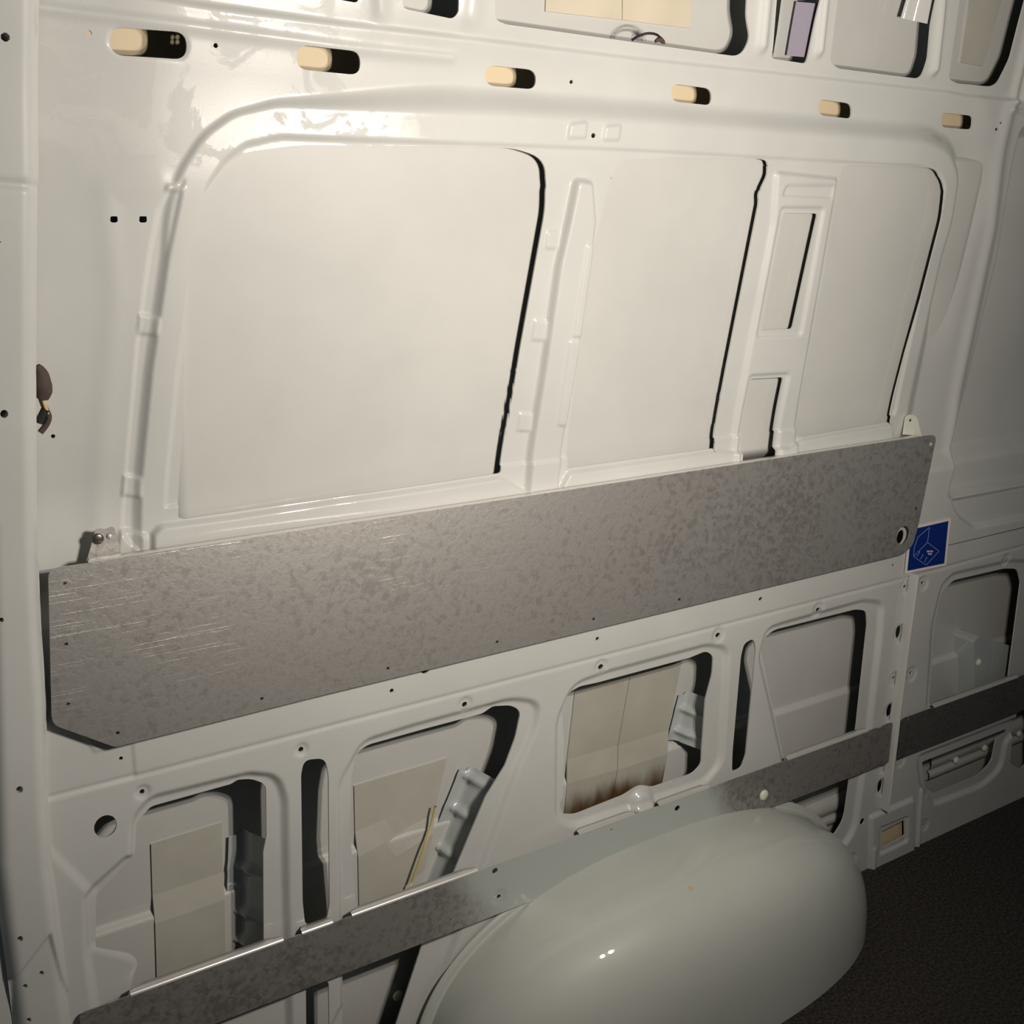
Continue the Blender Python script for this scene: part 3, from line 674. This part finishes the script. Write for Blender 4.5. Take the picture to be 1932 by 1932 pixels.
for (p, q_) in (((1458, 108), (1487, 108)), ((1466, 60), (1494, 60)), ((1474, 0), (1505, 0)), ((1482, -60), (1512, -60))):
    xa, za = W(*p, .018); xb, zb = W(*q_, .034); rows2.append([(xa, float(P(za))+.018, za), (xb, float(P(zb))+.034, zb)])
o = strip('liner_strip', rows, M['violet'], None); tag(o, 'violet-grey lining strip inside the narrow roof-side opening', 'lining')
strip('lit_skin_strip', rows2, M['jam'], o)  # added pale strip standing in for lit skin left of the lining
rows = []
for (p, q_) in (((1699, 34), (1764, 48)), ((1712, -10), (1772, 0)), ((1722, -60), (1785, -50))):
    r_ = []
    for k, (f_, dep) in enumerate(((0, .050), (.15, .046), (.32, .034), (.45, .03), (1., .016))):
        a_, b_ = p[0]+(q_[0]-p[0])*f_, p[1]+(q_[1]-p[1])*f_; xx, zz = W(a_, b_, dep); r_.append((xx, float(P(zz))+dep, zz))
    rows.append(r_)
o = strip('roof_bracket', rows, M['jam'], None); tag(o, 'white folded bracket reaching down into the roof-side opening near the top right', 'bracket')

# rear opening contents
def skewbox(name, pts, y0, y1, m, label, cat):           # px outline near side at y0, swept back to y1
    n = len(pts); q1 = [WY(a_, b_, y0) for a_, b_ in pts]; V = [(x, y0, z) for x, z in q1]+[(x, y1, z) for x, z in q1]
    o = pymesh(name, V, [tuple(range(n))]+[(i, i+n, (i+1) % n+n, (i+1) % n) for i in range(n)], m); return tag(o, label, cat)
o = skewbox('inner_bracket', rnd([(1838, 1210, 4), (1850, 1199, 4), (1910, 1220, 6), (1925, 1240, 4), (1930, 1300, 0), (1838, 1330, 0)], 4), .03, .085, M['brace'], 'grey box-shaped bracket low in the rearmost opening', 'bracket')
x, z = WY(1847, 1250, .029); dome('bolt', x, .030, z, .010, .006, M['clip'], o)
for a_, b_ in ((1803, 1434), (1857, 1411), (1922, 1384)):
    x, y, z = S(a_, b_, .012); o = dome('plug', x, y, z, .010, .008, M['clip'])
    tag(o, {1803: 'white plastic plug in the low rear recess, left one of the pair', 1857: 'white plastic plug in the low rear recess, right one of the pair', 1922: 'white plastic plug at the right image edge, low rear corner'}[a_], 'plug')
for a_, b_, t_ in ((1533, 1549, 'white plastic plug in the opening just right of the wheel arch'), (751, 1878, 'white plastic plug below the strip, left of the wheel arch')):
    x, y, z = S(a_, b_, .012); tag(dome('plug', x, y, z, .010, .008, M['clip']), t_, 'plug')
# horizontal stiffener pressed on the skin low down (seen below the strip)
def stiff(x0, x1, z, label):
    rows = []
    for x in np.linspace(x0, x1, 24):
        rows.append([(x, skin_y(z+dz)-.002-dy, z+dz) for dz, dy in ((.030, 0), (.022, .010), (.006, .013), (-.008, .010), (-.014, .002), (-.020, .010), (-.034, .012), (-.042, 0))])
    o = strip('stiffener', rows, M['skin'], None); tag(o, label, 'stiffener')
stiff(1.70, 2.08, .14, 'horizontal ribbed stiffener low in the opening right of the wheel arch')
stiff(2.20, 3.20, .15, 'horizontal ribbed stiffener in the low rear recess')

# ------------------------------------------------------------------ wiring
def tube(name, pts, r, m, parent=None, seg=8):
    pts = [np.array(p, float) for p in pts]; rs = r if isinstance(r, (list, tuple)) else [r]*len(pts)
    # resample with Catmull-Rom
    out, ro = [], []
    for i in range(len(pts)-1):
        p0, p1, p2, p3 = pts[max(i-1, 0)], pts[i], pts[i+1], pts[min(i+2, len(pts)-1)]
        for k in range(6):
            t = k/6; out.append(.5*((2*p1)+(-p0+p2)*t+(2*p0-5*p1+4*p2-p3)*t*t+(-p0+3*p1-3*p2+p3)*t**3)); ro.append(rs[i]*(1-t)+rs[i+1]*t)
    out.append(pts[-1]); ro.append(rs[-1]); V, Fc = [], []
    for i, p in enumerate(out):
        d_ = _n(out[min(i+1, len(out)-1)]-out[max(i-1, 0)]); a_ = _n(np.cross(d_, (0.3, 1, 0.1))); b_ = np.cross(d_, a_)
        for k in range(seg):
            t = 2*math.pi*k/seg; V.append(p+ro[i]*(a_*math.cos(t)+b_*math.sin(t)))
    for i in range(len(out)-1):
        for k in range(seg): Fc.append((i*seg+k, i*seg+(k+1) % seg, (i+1)*seg+(k+1) % seg, (i+1)*seg+k))
    Fc += [tuple(range(seg)), tuple(range(len(V)-1, len(V)-seg-1, -1))]
    return pymesh(name, V, Fc, m, parent, True)
def pt(a_, b_, dep):
    x, z = W(a_, b_, dep); return (x, float(P(z))+dep, z)
har = bpy.data.objects.new('wiring_harness', None); C.objects.link(har)
tag(har, 'short taped wiring harness with yellow wires poking out behind the left pillar', 'wiring')
tube('tape_wrap', [pt(70, 690, -.012), pt(78, 705, -.012), pt(80, 725, -.012), pt(82, 738, -.012), pt(79, 752, -.012)], [.004, .008, .011, .010, .007], M['tape'], har)
tube('yellow_wire', [pt(80, 748, -.012), pt(84, 762, -.014), pt(90, 780, -.012)], .0022, M['yellow'], har)
tube('black_wire', [pt(77, 750, -.012), pt(84, 768, -.010), pt(92, 785, -.010), pt(88, 800, -.010), pt(76, 816, -.010)], .0036, M['tape'], har)
tube('black_wire', [pt(86, 772, -.012), pt(80, 784, -.012), pt(74, 798, -.012)], .0050, M['dark'], har)
tube('torn_edge', [pt(73, 690, -.012), pt(79, 699, -.012), pt(83, 706, -.012)], .0022, M['clip'], har)
wl_ = bpy.data.objects.new('wire_loop', None); C.objects.link(wl_)
tag(wl_, 'thin dark wire loop resting on the lower edge of the wide top opening', 'wiring')
tube('wire', [pt(1192, 76, .012), pt(1203, 69, .006), pt(1222, 63, .0), pt(1240, 66, .0), pt(1250, 78, .004)], .0018, M['dark'], wl_)
tube('connector', [pt(1236, 78, .002), pt(1245, 74, .002), pt(1252, 80, .002)], [.002, .004, .003], M['tape'], wl_)
tube('wire', [pt(1236, 80, .006), pt(1246, 70, .004), pt(1254, 82, .006)], .0013, M['dark'], wl_)
o = tube('cable', [S(822, 1520, .02), S(812, 1560, .02), S(800, 1600, .02), S(775, 1670, .02)], .0022, M['yellow']); tag(o, 'thin yellow-brown cable running down beside the slanted brace', 'cable')
